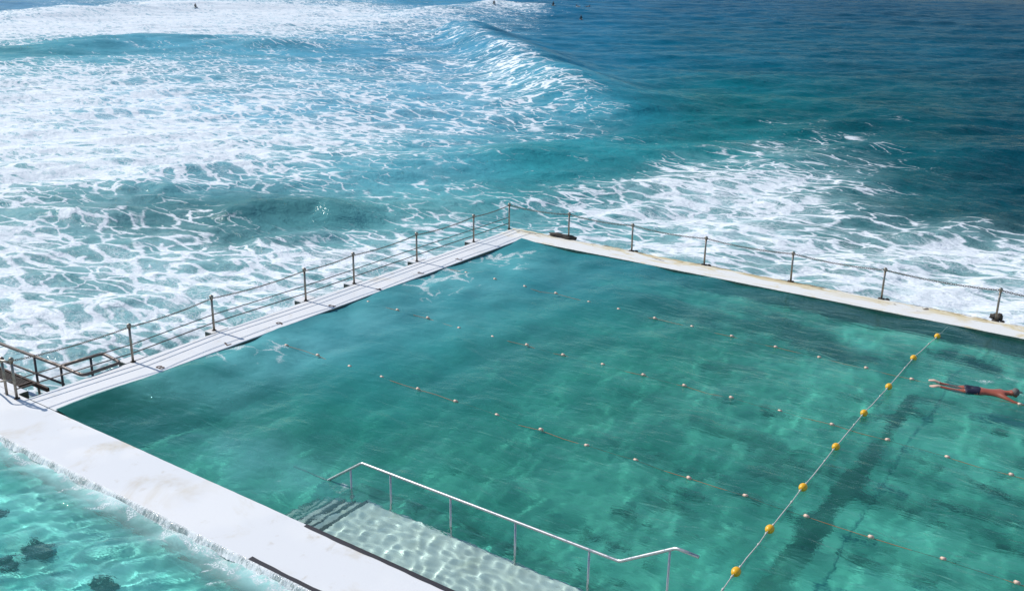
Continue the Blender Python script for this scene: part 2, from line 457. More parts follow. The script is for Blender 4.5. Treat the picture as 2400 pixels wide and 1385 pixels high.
# ------------------------------------------------------------------ pool water
def foam_blobs(v, blobs, z):
    f = np.zeros(len(v))
    for (u, w, rx, ry, k) in blobs:
        c = at(u, w, z); dx = v[:, 0]-c[0]; dy = v[:, 1]-c[1]
        f = np.maximum(f, k*np.exp(-((dx/rx)**2+(dy/ry)**2)))
    return f

def water_mat(name, tint, rot, milkcol, turbcol, big, fine):
    a = NT(name)
    fm, nf, co = foam_nodes(a, a.attr('foam'), rot, (1, 1, 1), big, fine, True)
    g = a.n('ShaderNodeBsdfGlass'); g.inputs['IOR'].default_value = 1.333; g.inputs['Roughness'].default_value = 0
    g.inputs['Color'].default_value = (*tint, 1)
    r1 = a.noise(a.co(-.55, (.42, 1.15, 1)), 2.3, 4, .58, .7); r2 = a.noise(a.co(-.4, (.6, 1, 1)), 7.5, 3, .6, .4)
    bmp = a.bump(r2, .30, .035, a.bump(r1, .40, .10))
    a.l(bmp, g.inputs['Normal'])
    milk = a.math('MULTIPLY', a.attr('milk'), a.mr(a.noise(a.co(), .6, 5, .62), .32, .68, .45, 1.15))
    df = a.n('ShaderNodeBsdfDiffuse'); a.l(bmp, df.inputs['Normal']); tbn = a.math('MULTIPLY', a.attr('turbid'), a.mr(a.noise(a.co(), .35, 4, .6), .3, .7, .8, 1.15))
    cc = a.mix(a.math('DIVIDE', milk, a.math('ADD', a.math('ADD', milk, tbn), .001)), a.mix(a.attr('blue'), turbcol, (.040, .27, .30)), milkcol)
    a.l(a.mix(fm, cc, (.85, .88, .88)), df.inputs['Color'])
    fac = a.math('MAXIMUM', fm, a.math('ADD', milk, a.math('MULTIPLY', tbn, a.math('SUBTRACT', 1, milk))), clamp=True)
    mx = a.n('ShaderNodeMixShader'); a.l(fac, mx.inputs[0]); a.l(g.outputs[0], mx.inputs[1]); a.l(df.outputs[0], mx.inputs[2])
    a.l(mx.outputs[0], a.out.inputs[0]); a.t.nodes.remove(a.p)
    return a.m

def build_pool_water():
    xs = np.concatenate([np.arange(0.004, 7.6, .06), np.arange(7.6, 15, .032), np.arange(15, 23, .055), np.arange(23, PL, .3)])
    ys = np.concatenate([np.arange(.004, 2.6, .032), np.arange(2.6, PW-.01, .06), [PW-.004]])
    def h(X, Y):
        amp = .55+.45*np.clip((14-X)/10, 0, 1)
        return (ZW+amp*(waves(X, Y, 21, 26, 1.0, 4.6, .092, .42, .6)+waves(X, Y, 22, 24, .26, .8, .034, .55, .8))+.016*np.sin(X*.9+Y*.5)*np.exp(-X/7)
                + .030*np.exp(-X/.7) + .05*np.exp(-X/.6)*np.clip(np.sin(Y*.95+.4), -.3, 1)
                + sum(.015*(np.sin(5*(X-c[0])+26*(Y-c[1])+i)+np.sin(-7*(X-c[0])+23*(Y-c[1])))*(g+.6)*np.exp(-((X-c[0])**2+(Y-c[1])**2)/r_**2)
                      for i, (c, r_, g) in enumerate((at(u, w, ZW), q, .6) for u, w, q in
                      ((350, 935, .24), (486, 955, .20), (640, 940, .12), (868, 898, .22), (2196, 1297, .20), (1180, 746, .14), (965, 737, .2), (1075, 800, .14), (690, 840, .25), (1500, 1010, .08))))
                + waves(X, Y, 23, 26, .16, .60, .095, .9, 1.1)*np.exp(-(np.maximum(Y-1.0, 0)/.9)**2)*np.clip((X-7.4)/1.2, 0, 1)*np.clip((24-X)/4, 0, 1))
    me, v = grid_mesh('pool_water', xs, ys, h)
    f = foam_blobs(v, [(980, 665, 2.0, 1.5, .50), (1050, 640, 2.2, 1.3, .46), (1150, 605, 1.8, 1.4, .52), (1235, 600, .5, .9, .45),
        (640, 815, 1.3, .8, .36), (560, 820, 1.0, .6, .48), (500, 838, 1.0, .6, .42), (480, 880, .6, .3, .2), (680, 850, 1.2, .3, .34),
        (920, 715, 1.6, .5, .22), (790, 1135, .35, .5, .34), (665, 1150, .5, .6, .3), (825, 1180, .16, .25, .5),
        (2290, 935, 1.0, .35, .40), (2375, 925, .35, .4, .55), (2330, 900, .9, .25, .36), (2185, 893, .25, .22, .30), (2300, 870, 1.5, .5, .2), (2150, 790, 1.2, .4, .2)], ZW)
    mk = foam_blobs(v, [(660, 805, 2.0, 1.5, .85), (560, 840, 1.8, 1.0, .75), (820, 745, 2.6, 2.0, .50), (1050, 660, 2.6, 1.8, .60), (620, 1090, 2.4, 1.1, .34), (520, 1040, 1.2, .8, .28), (1010, 745, 2.0, 1.2, .3),
        (1180, 620, 2.2, 1.6, .6), (960, 720, 3.5, 2.0, .35), (450, 900, 1.8, 1.0, .5), (350, 915, 1.0, .5, .3), (740, 790, 1.6, 1.3, .5)], ZW)
    mk = np.maximum(mk, .25*np.exp(-v[:, 0]/1.1)*(v[:, 1] > 5))
    x, y = v[:, 0], v[:, 1]
    tb = .13+.15*np.clip((14-x)/5, 0, 1)+.40*np.exp(-(np.maximum(x-3, 0)/5.5)**2)*np.clip((y-.5)/5, .25, 1)+.08*np.clip((y-9)/9, 0, 1)*np.clip((9-x)/8, 0, 1)
    tb = np.where((x > 8.2) & (y < 1.9), .04, tb)
    attr(me, 'blue', np.clip((11-x)/9, 0, 1)*np.clip((y-1)/6, .2, 1)+.5*np.clip((y-12)/8, 0, 1))
    attr(me, 'turbid', tb)
    attr(me, 'foam', f); attr(me, 'milk', mk)
    o = link('pool_water', me, water_mat('pool_water', (.885, .99, .965), .2, (.20, .53, .55), (.022, .270, .200), 1.3, 3.4)); tag(o, kind='structure')
    o.cycles.is_caustics_caster = True

def build_small_pool_water():
    xs = np.arange(-12, 24, .06); ys = np.arange(-7.5, -1.5, .06)
    def h(X, Y):
        e = np.exp(-(-1.5-Y)/.8)
        gl = sum(.015*(np.sin(5*(X-c[0])+26*(Y-c[1])+i)+np.sin(-7*(X-c[0])+23*(Y-c[1])))*1.2*np.exp(-((X-c[0])**2+(Y-c[1])**2)/r_**2)
                 for i, (c, r_) in enumerate((at(u, w, ZK), q) for u, w, q in ((20, 1092, .10), (62, 1114, .16), (46, 1308, .10), (278, 1344, .12), (153, 1371, .10), (140, 1148, .16), (240, 1190, .14), (430, 1310, .12))))
        return ZK+gl+waves(X, Y, 31, 34, .25, 1.9, .11, -1.2, .8)*(1+.6*e)
    me, v = grid_mesh('wading_pool_water', xs, ys, h)
    d = -1.52-v[:, 1]
    n1 = np.sin(v[:, 0]*1.7)+np.sin(v[:, 0]*3.9+1)+np.sin(v[:, 0]*.8+2)
    f = .60*np.exp(-(d/(.34+.07*n1)).clip(0)**2)+.16*np.exp(-(d/.9)**2)
    f = np.maximum(f, foam_blobs(v, [(140, 1145, .5, .25, .5), (255, 1200, .8, .3, .45), (430, 1300, .5, .3, .4), (350, 1260, .2, .25, .4)], ZK))
    attr(me, 'turbid', .10+0*d); attr(me, 'blue', 0*d); attr(me, 'foam', np.clip(f, 0, 1)); attr(me, 'milk', .85*np.exp(-(d/.50)**2)+.03*np.exp(-(d/1.8)**2))
    o = link('wading_pool_water', me, water_mat('wading_pool_water', (.86, .99, .965), 1.0, (.50, .80, .76), (.12, .68, .60), 1.9, 5.2)); tag(o, kind='structure')
    o.cycles.is_caustics_caster = True

build_pool_water(); build_small_pool_water()

# ------------------------------------------------------------------ pool floors
def floor_mat(name, light, mid, dark, scale, thr):
    a = NT(name); co = a.co(); wp = a.vmath('ADD', co, a.vmath('SCALE', a.vmath('SUBTRACT', a.noise(co, .9, 3, color=True), .5), 1.1))
    n1 = a.noise(wp, scale, 5, .62); n2 = a.noise(wp, scale*3.1, 4, .6); n3 = a.noise(co, 11, 3, .6)
    c = a.mix(a.mr(n1, .36, .62), mid, light)
    c = a.mix(a.math('MULTIPLY', a.mr(n2, .46, .66), .6), c, mid)
    n4 = a.noise(a.vmath('MULTIPLY', wp, (.45, 1.5, 1)), .55, 5, .65)
    c = a.mix(a.math('MULTIPLY', a.mr(n4, .50, .66), .72), c, dark)
    w = a.math('ADD', a.attr('weed'), a.math('MULTIPLY', a.math('SUBTRACT', n2, .5), 1.5))
    w = a.math('ADD', w, a.math('MULTIPLY', a.math('SUBTRACT', n3, .5), .5))
    w = a.math('MULTIPLY', a.mr(w, thr, thr+.3), a.mr(a.attr('weed'), .02, .15))
    c = a.mix(w, c, dark)
    cl = a.attr('pale'); c = a.mix(a.math('MULTIPLY', cl, a.mr(n2, .3, .6, .4, 1.)), c, tuple(min(1, x*1.45) for x in light))
    a.set(Base_Color=c, Roughness=.9); return a.m

FZ = -1.55   # depth of the floor
def seg_field(v, segs):
    f = np.zeros(len(v))
    for (p, q, w, k) in segs:
        p, q = np.array(p), np.array(q); d = q-p; Ln = d@d
        t = np.clip(((v[:, :2]-p)@d)/Ln, 0, 1); r = np.linalg.norm(v[:, :2]-p-t[:, None]*d, axis=1)
        f = np.maximum(f, k*np.exp(-(r/w)**2))
    return f

def build_floors():
    def h(X, Y): return FZ-.25*np.clip((9-X)/8, 0, 1)+.03*np.sin(X*1.1)*np.cos(Y*.8)
    xs = np.arange(-.05, PL+.1, .15); ys = np.arange(-.05, PW+.1, .15)
    me, v = grid_mesh('pool_floor', xs, ys, h)
    uf = lambda u, w: tuple(under(u, w, ZW, FZ)[:2])
    segs = []
    # lane lines and weed along them
    segs += [(uf(1800, 1385), uf(1900, 1255), .32, 1.25), (uf(1890, 1268), uf(2010, 1110), .30, 1.1), (uf(2010, 1110), uf(2150, 930), .26, .95), (uf(1850, 1270), uf(2010, 1110), .42, .5)]
    for y0 in (3.0, 5.2, 7.4, 9.6, 11.8, 14.0):
        segs.append(((11.0+y0*.12, y0), (PL, y0+.1), .26, .56))
    segs += [(uf(1270, 640), uf(1420, 690), 1.0, 1.15), (uf(1400, 690), uf(1700, 735), 1.05, 1.25), (uf(1560, 700), uf(1900, 790), 1.0, 1.2),
             (uf(1820, 760), uf(1990, 830), 1.0, 1.15), (uf(2200, 830), uf(2330, 860), .8, .75), (uf(1500, 730), uf(1680, 760), .8, .6),
             (uf(1980, 800), uf(2400, 900), .4, .35), (uf(1900, 930), uf(2050, 980), .7, .5),
             (uf(1560, 900), uf(1850, 980), .35, .5), (uf(1380, 1260), uf(1500, 1300), .6, .6), (uf(1340, 1000), uf(1560, 1080), .3, .55),
             (uf(1540, 1130), uf(1680, 1180), .3, .5), (uf(2060, 1040), uf(2400, 1180), .3, .7), (uf(1960, 1140), uf(2400, 1300), .28, .65),
             (uf(1960, 1290), uf(2200, 1385), .28, .65), (uf(960, 1180), uf(1200, 1280), .4, .4), (uf(250, 960), uf(700, 1000), 1.4, .34),
             (uf(500, 930), uf(640, 960), .9, .35)]
    attr(me, 'weed', seg_field(v, segs))
    pale = seg_field(v, [(uf(1390, 655), uf(1640, 700), .28, .9), (uf(1600, 700), uf(1760, 745), .3, .8), (uf(1990, 775), uf(2030, 810), .55, 1.0),
        (uf(2020, 770), uf(2190, 805), .3, .8), (uf(1440, 850), uf(1620, 900), .8, .45), (uf(1750, 840), uf(1950, 880), .7, .4), (uf(2130, 1050), uf(2330, 1080), .6, .5),
        (uf(1900, 1370), uf(2080, 1385), .7, .8), (uf(1640, 1290), uf(1700, 1385), .6, .6), (uf(2020, 1230), uf(2140, 1270), .5, .6), (uf(600, 1080), uf(800, 1130), 1.4, .35),
        (uf(450, 1060), uf(680, 1170), .6, .6), (uf(1180, 1110), uf(1350, 1150), .6, .3)])
    attr(me, 'pale', pale)
    o = link('pool_floor', me, floor_mat('pool_floor', (.150, .66, .51), (.044, .33, .26), (.010, .105, .085), .42, .44)); tag(o, kind='structure'); recv(o)
    # small pool
    def h2(X, Y): return -.95+.02*np.sin(X*1.4+Y)
    me, v = grid_mesh('wading_pool_floor', np.arange(-12, 24, .2), np.arange(-7.6, -1.4, .2), h2)
    uk = lambda u, w: tuple(under(u, w, ZK, -.95)[:2])
    attr(me, 'weed', seg_field(v, [(uk(0, 1080), uk(60, 1095), .2, .3), (uk(230, 1250), uk(265, 1262), .07, .6)]))
    attr(me, 'pale', seg_field(v, [(uk(60, 1180), uk(180, 1250), .9, .5), (uk(200, 1330), uk(330, 1350), .8, .6)]))
    o = link('wading_pool_floor', me, floor_mat('wading_pool_floor', (.36, .92, .80), (.13, .66, .57), (.02, .10, .10), .8, .4)); tag(o, kind='structure'); recv(o)

build_floors()

# ------------------------------------------------------------------ deck, walls
def slab(bm, p0, p1, w, ztop, zbot, jit=(0.0, 0.0), side_mi=1, step=.12, ends=True, seed=1):
    """a long slab from p0 to p1, w metres to the left of that direction, edges worn by jit (right, left)"""
    r = np.random.default_rng(seed)
    p0, p1 = np.array(p0, float), np.array(p1, float); d = p1-p0; Ln = np.linalg.norm(d); e = d/Ln; nrm = np.array([-e[1], e[0]])
    n = max(2, int(Ln/step)+1); ts = np.linspace(0, Ln, n)
    def wob(amp, k):
        if not amp: return np.zeros(n)
        s = np.zeros(n)
        for lam, g in ((4, .5), (1.3, .35), (.5, .3), (.25, .2)): s += g*np.sin(ts*6.283/lam+r.uniform(0, 6.28))*r.uniform(.6, 1.3)
        return amp*s
    ja, jb = wob(jit[0], 0), wob(jit[1], 1); b = .018
    prof = []
    for i, t in enumerate(ts):
        a, c = ja[i], w+jb[i]; q = p0+e*t
        row = []
        for (o, z) in ((a, zbot), (a, ztop-b), (a+b, ztop), (a+(c-a)*.5, ztop+.004), (c-b, ztop), (c, ztop-b), (c, zbot)):
            P = q+nrm*o; row.append(bm.verts.new((P[0], P[1], z)))
        prof.append(row)
    for i in range(n-1):
        for k in range(6):
            f = bm.faces.new((prof[i][k], prof[i+1][k], prof[i+1][k+1], prof[i][k+1]))
            f.material_index = side_mi if k in (0, 5) else 0
    if ends:
        bm.faces.new(prof[0]).material_index = side_mi; bm.faces.new(prof[-1][::-1]).material_index = side_mi

railing_posts = [at(*b)[:2] for b in ((312, 848), (502, 775), (717, 705), (830, 665), (977, 613), (1110, 567), (1193, 537))]
fence_posts = [at(*b)[:2] for b in ((1336, 559), (1482, 588), (1656, 618), (1859, 656), (2073, 694), (2340, 742))]

def build_deck():
    bm = bmesh.new()
    slab(bm, (-13, -1.48), (PL+1.5, -1.48), 1.48, 0, -2.6, (.006, .006), 2, seed=2)            # along the near side
    slab(bm, (0, .004), (0, PW-.004), 1.2, 0, -2.6, (.008, .012), seed=3)                    # walkway on the sea side
    slab(bm, (-13, .004), (-1.62, .004), .26, 0, -2.6, (.0, .02), seed=4)
    for (x, y) in railing_posts[:-1]:                                                         # widened ledges under the posts
        y1 = y+.42; y0 = y-.2
        box(bm, (-1.55, y0, -1.9), (-1.212, y1, -.006), .015, 1)
        box(bm, (-1.553, y0-.003, -.004), (-1.212, y1+.003, .012), .006, 0)
    o = from_bm('pool_deck', bm, [M_DECK, M_ALGAE, plain('wet_concrete', (.42, .41, .37), .35, 0, .35, 6, .5)], smooth=False); tag(o, kind='structure'); recv(o)
    # black edge strips
    for y0, y1 in ((-.105, -.002), (-1.472, -1.375)):
        b2 = bmesh.new(); n = 160
        xs = np.linspace(8.56, PL, n); rows = []
        for x in xs:
            j = .008*math.sin(x*3.1)+.006*math.sin(x*9.7+1)
            yo, yi = (y1, y0+j) if y0 > -.5 else (y0, y1+j)
            rows.append((b2.verts.new((x, min(yo, yi), .008)), b2.verts.new((x, max(yo, yi), .008))))
        for p, q in zip(rows, rows[1:]): b2.faces.new((p[0], q[0], q[1], p[1]))
        from_bm('edge_strip', b2, M_BLACK, o)
    # lane numbers painted on the walkway, read from the land side
    for ch, (u, w) in zip('8765432', ((375, 861), (530, 806), (655, 758), (777, 717), (888, 678), (985, 640), (1075, 608))):
        cu = bpy.data.curves.new('lane_number', 'FONT'); cu.body = ch; cu.size = .36; cu.align_x = 'CENTER'; cu.align_y = 'CENTER'; cu.offset = .006
        t = bpy.data.objects.new('tmp', cu); COL.objects.link(t)
        me = bpy.data.meshes.new_from_object(t.evaluated_get(bpy.context.evaluated_depsgraph_get()))
        bpy.data.objects.remove(t)
        q = link('lane_number', me, M_DIGIT, o); p = at(u, w); q.location = (p[0], p[1], .009); q.rotation_euler = (0, 0, -math.pi/2)
        q['label'] = 'brown painted number %s' % ch
    # far wall
    bm = bmesh.new()
    slab(bm, (-1.2, PW), (PL+1.5, PW), 1.2, 0, -2.8, (.012, .065), seed=5, step=.1)
    o = from_bm('sea_wall', bm, [M_WALL, plain('mossy_concrete', (.085, .15, .115), .6, 0, .55, 4, .5)], smooth=False); recv(o)
    tag(o, 'worn white concrete wall top with yellow brown stains along the seaward side of the pool', 'wall')
    # end wall of the pool
    bm = bmesh.new(); slab(bm, (PL+1.5, .004), (PL+1.5, PW-.004), 1.5, 0, -2.6, (.006, .006), seed=6)
    o = from_bm('end_wall', bm, [M_DECK, M_ALGAE], smooth=False)
    tag(o, 'white concrete wall closing the far right end of the long pool', 'wall')

build_deck()

# ledge and steps under the water by the handrail
def build_steps():
    a = NT('ledge_paint'); co = a.co(); n = a.noise(co, 2.2, 5, .6, .5); f = a.noise(co, 12, 4)
    c = a.mix(a.mr(n, .5, .8), (.91, .95, .90), (.82, .85, .72)); c = a.mix(a.math('MULTIPLY', a.mr(f, .62, .75), .4), c, (.55, .52, .38))
    a.set(Base_Color=c, Roughness=.85)
    P0 = under(866, 1180, ZW, -.52)
    bm = bmesh.new(); x0 = 8.55; y1 = 1.66
    def edge_block(xa, xb, zt, seed):
        slab(bm, (xa, .006), (xb, .006), y1-.006, zt, -1.9, (0, .03), 0, .1, True, seed)
    edge_block(x0, PL-.1, -.42, 8)
    k = 0
    for i in range(5):
        edge_block(x0-.30*(i+1), x0-.30*i-.004, -.42-.17*(i+1), 9+i)
    o = from_bm('entry_steps', bm, [a.m], smooth=False); recv(o)
    tag(o, 'pale submerged ledge with black edged steps beside the pool handrail', 'steps')
    for i in range(6):
        b = bmesh.new(); xx = x0-.30*i; zt = -.42-.17*i
        box(b, (xx-.006, .03, zt-.09), (xx+.085, y1-.02, zt+.010), .004)
        q = from_bm('step_nosing', b, M_NOSE, o, False); recv(q)
build_steps()

# ------------------------------------------------------------------ water spilling over the deck edge
def build_spill():
    xs = np.arange(-12, 24, .035); n = len(xs); r = np.random.default_rng(5)
    prof = [(.02, .006), (-.012, .004), (-.035, -.02), (-.05, -.045), (-.07, -.075), (-.10, -.11)]
    X = np.repeat(xs[None], len(prof), 0); Y = np.zeros_like(X); Z = np.zeros_like(X)
    w = .5+.5*np.sin(xs*2.3)+.4*np.sin(xs*7.1+1); fine = r.normal(size=n)
    for k, (y, z) in enumerate(prof):
        Y[k] = -1.478+y-(.012*w+.008*fine)*k/4; Z[k] = z+.006*r.normal(size=n)*(k > 1)
    me, v = quad_mesh('overflow', X[::-1], Y[::-1], Z[::-1])
    a = NT('spilling_water'); co = a.co(0, (1, .35, .35)); st = a.noise(co, 34, 5, .75); cl = a.noise(a.co(), 1.3, 3)
    fac = a.mr(a.math('ADD', st, a.math('MULTIPLY', a.math('SUBTRACT', cl, .5), 1.3)), .34, .62, .25, .95)
    df = a.n('ShaderNodeBsdfDiffuse'); df.inputs['Color'].default_value = (.88, .90, .89, 1)
    tr = a.n('ShaderNodeBsdfTransparent'); gl = a.n('ShaderNodeBsdfGlossy'); gl.inputs['Roughness'].default_value = .12
    a.l(a.bump(st, .9, .03), gl.inputs['Normal'])
    m1 = a.n('ShaderNodeMixShader'); m1.inputs[0].default_value = .12; a.l(tr.outputs[0], m1.inputs[1]); a.l(gl.outputs[0], m1.inputs[2])
    m2 = a.n('ShaderNodeMixShader'); a.l(fac, m2.inputs[0]); a.l(m1.outputs[0], m2.inputs[1]); a.l(df.outputs[0], m2.inputs[2])
    a.l(m2.outputs[0], a.out.inputs[0]); a.t.nodes.remove(a.p)
    o = link('overflow_water', me, a.m); tag(o, kind='structure')
build_spill()

# ------------------------------------------------------------------ railings
def chain_mesh(bm, p, q, sag, link_len=.085, r=.011):
    p, q = Vector(p), Vector(q); n = max(4, int((q-p).length/(link_len*.74)))
    for i in range(n):
        t0, t1 = i/n, (i+1)/n
        a = p.lerp(q, t0); a.z -= sag*4*t0*(1-t0); b = p.lerp(q, t1); b.z -= sag*4*t1*(1-t1)
        d = (b-a).normalized(); c = (a+b)/2; side = d.cross(Vector((0, 0, 1))).normalized(); upv = side.cross(d)
        s = (side if i % 2 else upv)*link_len*.26
        h = d*link_len*.5
        ringp = [c-h, c-h*.6+s, c+h*.6+s, c+h, c+h*.6-s, c-h*.6-s]
        nn = len(ringp); rings = []
        for k in range(nn):
            t = (ringp[(k+1) % nn]-ringp[k-1]).normalized(); o1 = s.normalized().cross(d); o2 = t.cross(o1)
            rings.append([bm.verts.new(ringp[k]+o1*r*math.cos(g)+o2*r*math.sin(g)) for g in (0, 1.571, 3.1416, 4.712)])
        for k in range(nn):
            A, B = rings[k], rings[(k+1) % nn]
            for g in range(4): bm.faces.new((A[g], A[(g+1) % 4], B[(g+1) % 4], B[g]))

PH = 1.03
def post(parent, x, y, z=0.0, h=PH, lean=0.0):
    b = bmesh.new(); tube(b, [(0, 0, z-.05), (0, 0, z+h-.03)], .034, 12)
    o = from_bm('post', b, M_POST, parent); o.location = (x, y, 0); o.rotation_euler = (0, lean, 0)
    b = bmesh.new(); ball(b, (0, 0, z+h), .064, (1, 1, .9)); tube(b, [(0, 0, z+h-.085), (0, 0, z+h-.04)], .042, 12)
    from_bm('ball_cap', b, M_POST, o)
    return o

def build_railing():
    R = empty('railing', (-1.25, 3, 0), label='steel post and rail fence with a top chain along the walkway between pool and surf', cat='railing')
    off = Vector((-1.25, 3, 0))
    pts = [(float(x), float(y)) for x, y in railing_posts]
    e0 = at(40, 934)[:2]
    allp = [(float(e0[0]), float(e0[1]))]+pts
    for i, (x, y) in enumerate(allp):
        o = post(R, x-off.x, y-off.y, .012 if 0 < i < 7 else 0, PH+.01)
        b = bmesh.new(); tube(b, [(0, 0, .0), (0, 0, .02)], .07, 12); from_bm('base_plate', b, M_RUST, o)
    for zr, rr in ((.25, .017), (.50, .015)):
        b = bmesh.new(); tube(b, [Vector((x, y, zr))-off for x, y in allp], rr, 8); from_bm('rail', b, M_DARKRAIL, R)
    for p, q in zip(allp, allp[1:]):
        b = bmesh.new(); L_ = math.hypot(p[0]-q[0], p[1]-q[1])
        chain_mesh(b, Vector((*p, PH-.03))-off, Vector((*q, PH-.03))-off, .035*L_*.6, .07, .008); from_bm('chain', b, M_CHAIN, R)
    # hooped end beside the sea steps
    x, y = allp[0]
    b = bmesh.new()
    tube(b, bend([(x, y, .50), (x-.25, y-.28, .48), (x-.9, y-.15, .50), (x-1.6, y-.05, .5)], .15), .024, 8)
    tube(b, bend([(x, y, .98), (x-.35, y-.12, .97), (x-1.6, y-.03, .95)], .15), .026, 8)
    for v in b.verts: v.co -= off
    from_bm('hooped_end', b, M_POST, R)
    o = post(R, x-.42-off.x, y-.02-off.y, 0, .96)

def build_fence():
    F = empty('chain_fence', (float(fence_posts[0][0]), float(fence_posts[0][1]), 0), label='row of steel posts joined by a sagging chain along the stained sea wall', cat='fence')
    off = Vector((float(fence_posts[0][0]), float(fence_posts[0][1]), 0))
    ps = [(float(x), min(float(y), 20.97)) for x, y in fence_posts]
    ps.append((ps[-1][0]+3.4, 20.95)); ps.append((ps[-1][0]+3.4, 20.95))
    for i, (x, y) in enumerate(ps):
        o = post(F, x-off.x, y-off.y, 0, PH, random.uniform(-.015, .015))
        b = bmesh.new(); box(b, (-.11, -.07, .0), (.11, .07, .025), .008)
        for s in (-.08, .08): tube(b, [(s, 0, .025), (s, 0, .05)], .014, 6)
        if i not in (0, 3): ball(b, (.19, .03, .012), .065, (1.2, .8, .7), 8, 6)
        from_bm('base_bracket', b, M_RUST, o)
    c0 = railing_posts[-1]; chain_pts = [(float(c0[0])+.05, float(c0[1]))]+ps
    for p, q in zip(chain_pts, chain_pts[1:]):
        b = bmesh.new(); chain_mesh(b, Vector((*p, PH-.03))-off, Vector((*q, PH-.03))-off, .075, .09, .0095); from_bm('chain', b, M_CHAIN, F)

build_railing(); build_fence()

def build_rock():
    for (u, w, sx, sy, lab) in ((1318, 557, .62, .16, 'low dark weedy rock on the wall edge at the first chain post after the corner'),
                                (2337, 746, .18, .14, 'dark rusty concrete lump at the foot of the rightmost chain post')):
        b = bmesh.new(); bmesh.ops.create_icosphere(b, subdivisions=3, radius=1)
        r = np.random.default_rng(int(u))
        for v in b.verts:
            n = 1+.18*math.sin(v.co.x*5+u)+.14*math.sin(v.co.y*7+v.co.x*4)+.08*r.normal()
            v.co = Vector((v.co.x*sx*n, v.co.y*sy*n, max(-.05, v.co.z*.13*n)))
        p = at(u, w); o = from_bm('rock', b, M_ROCK); o.location = (p[0], p[1]+.03, .02); tag(o, lab, 'rock')
build_rock()

# ------------------------------------------------------------------ sea steps at the left
def build_sea_steps():
    z0 = .06
    P1, P2, P3, P4 = at(142, 858, z0), at(240, 828, z0), at(292, 853, z0), at(204, 884, z0)
    A0 = at(-40, 790, z0)
    T = empty('stair_handrail', tuple(P1*[1, 1, 0]), label='dark grey looped handrail around the steps down to the surf, beside the walkway', cat='handrail')
    off = Vector((P1[0], P1[1], 0))
    P3[0] = min(P3[0], -1.27); P4[0] = min(P4[0], -1.27)
    b = bmesh.new(); tube(b, [Vector(p)-off for p in bend([A0, P1, P4, P3, P2, P1+np.array([0, .02, 0])], .16)], .045, 10); from_bm('top_rail', b, M_DARKRAIL, T)
    zl = -.5
    q0, q1 = at(-20, 835, zl), at(150, 900, zl)
    b = bmesh.new(); tube(b, [Vector(q0)-off, Vector(q1)-off], .032, 8); from_bm('lower_rail', b, M_DARKRAIL, T)
    for (u, w) in ((142, 860), (80, 837), (212, 838)):
        p = at(u, w, z0)
        b = bmesh.new(); tube(b, [Vector((p[0], p[1], z0))-off, Vector((p[0], p[1], -1.9))-off], .034, 8); from_bm('post', b, M_DARKRAIL, T)
    # grated landing
    G = empty('landing_grate', (-2.3, .6, 0), label='rusty steel grate landing at the deck edge above the sea steps', cat='grate')
    a_, b_ = at(-30, 885, -.03), at(95, 925, -.03)
    off = Vector((-2.3, .6, 0))
    y0, y1, x0, x1 = .285, .66, -4.6, -2.25
    b = bmesh.new()
    for k in range(8):
        yy = y0+.03+(y1-y0-.06)*k/7
        box(b, (x0, yy-.012, -.10), (x1, yy+.012, -.06))
    for v in b.verts: v.co -= off
    from_bm('bar', b, M_RUST, G, False)
    b = bmesh.new()
    for lo, hi in (((x0, y1, -.15), (-1.46, y1+.06, -.03)), ((x0, y0-.02, -.14), (x1, y0+.015, -.045)), ((x1, y0, -.15), (x1+.06, y1, -.04))): box(b, lo, hi, .004)
    for v in b.verts: v.co -= off
    from_bm('frame', b, plain('rust_brown_beam', (.07, .035, .02), .7, 0, .4, 12, .3), G, False)
build_sea_steps()

# ------------------------------------------------------------------ handrail in the pool
def build_pool_rail():
    Y = 1.62
    rail_px = [(848, 1085), (1452, 1315), (1585, 1284), (1638, 1305)]
    pts = [at_y(u, w, Y) for u, w in rail_px]
    q = at_y(785, 1117, Y)
    H = empty('handrail', (8.4, Y, -.5), label='polished steel handrail standing in the pool along the pale submerged ledge', cat='handrail')
    off = Vector((8.4, Y, -.5))
    d = (q-pts[0]); d /= abs(d[0])
    low = pts[0]+d*1.05
    line = [low+np.array([-1.0, .0, -.04]), low]+pts
    b = bmesh.new(); tube(b, [Vector(p)-off for p in bend(line, .05, 3)], .029, 12); o = from_bm('rail', b, M_CHROME, H); recv(o)
    def rail_z(x):
        for a, c in zip(line, line[1:]):
            if a[0] <= x <= c[0]: return a[2]+(c[2]-a[2])*(x-a[0])/(c[0]-a[0])
        return line[-1][2]
    for (u, w) in ((822, 1105), (915, 1116), (1056, 1170), (1208, 1226), (1381, 1292), (1570, 1292)):
        x = at_y(u, w, Y)[0]
        b = bmesh.new(); tube(b, [(x-off.x, 0, rail_z(x)-off.z-.02), (x-off.x, 0, -.85)], .021, 10)
        o = from_bm('post', b, M_CHROME, H); recv(o)
        b = bmesh.new(); tube(b, [(x-off.x, 0, -.02), (x-off.x, 0, .05)], .05, 10); f = from_bm('base_flange', b, M_CHROME, o); recv(f)
    return pts
build_pool_rail()

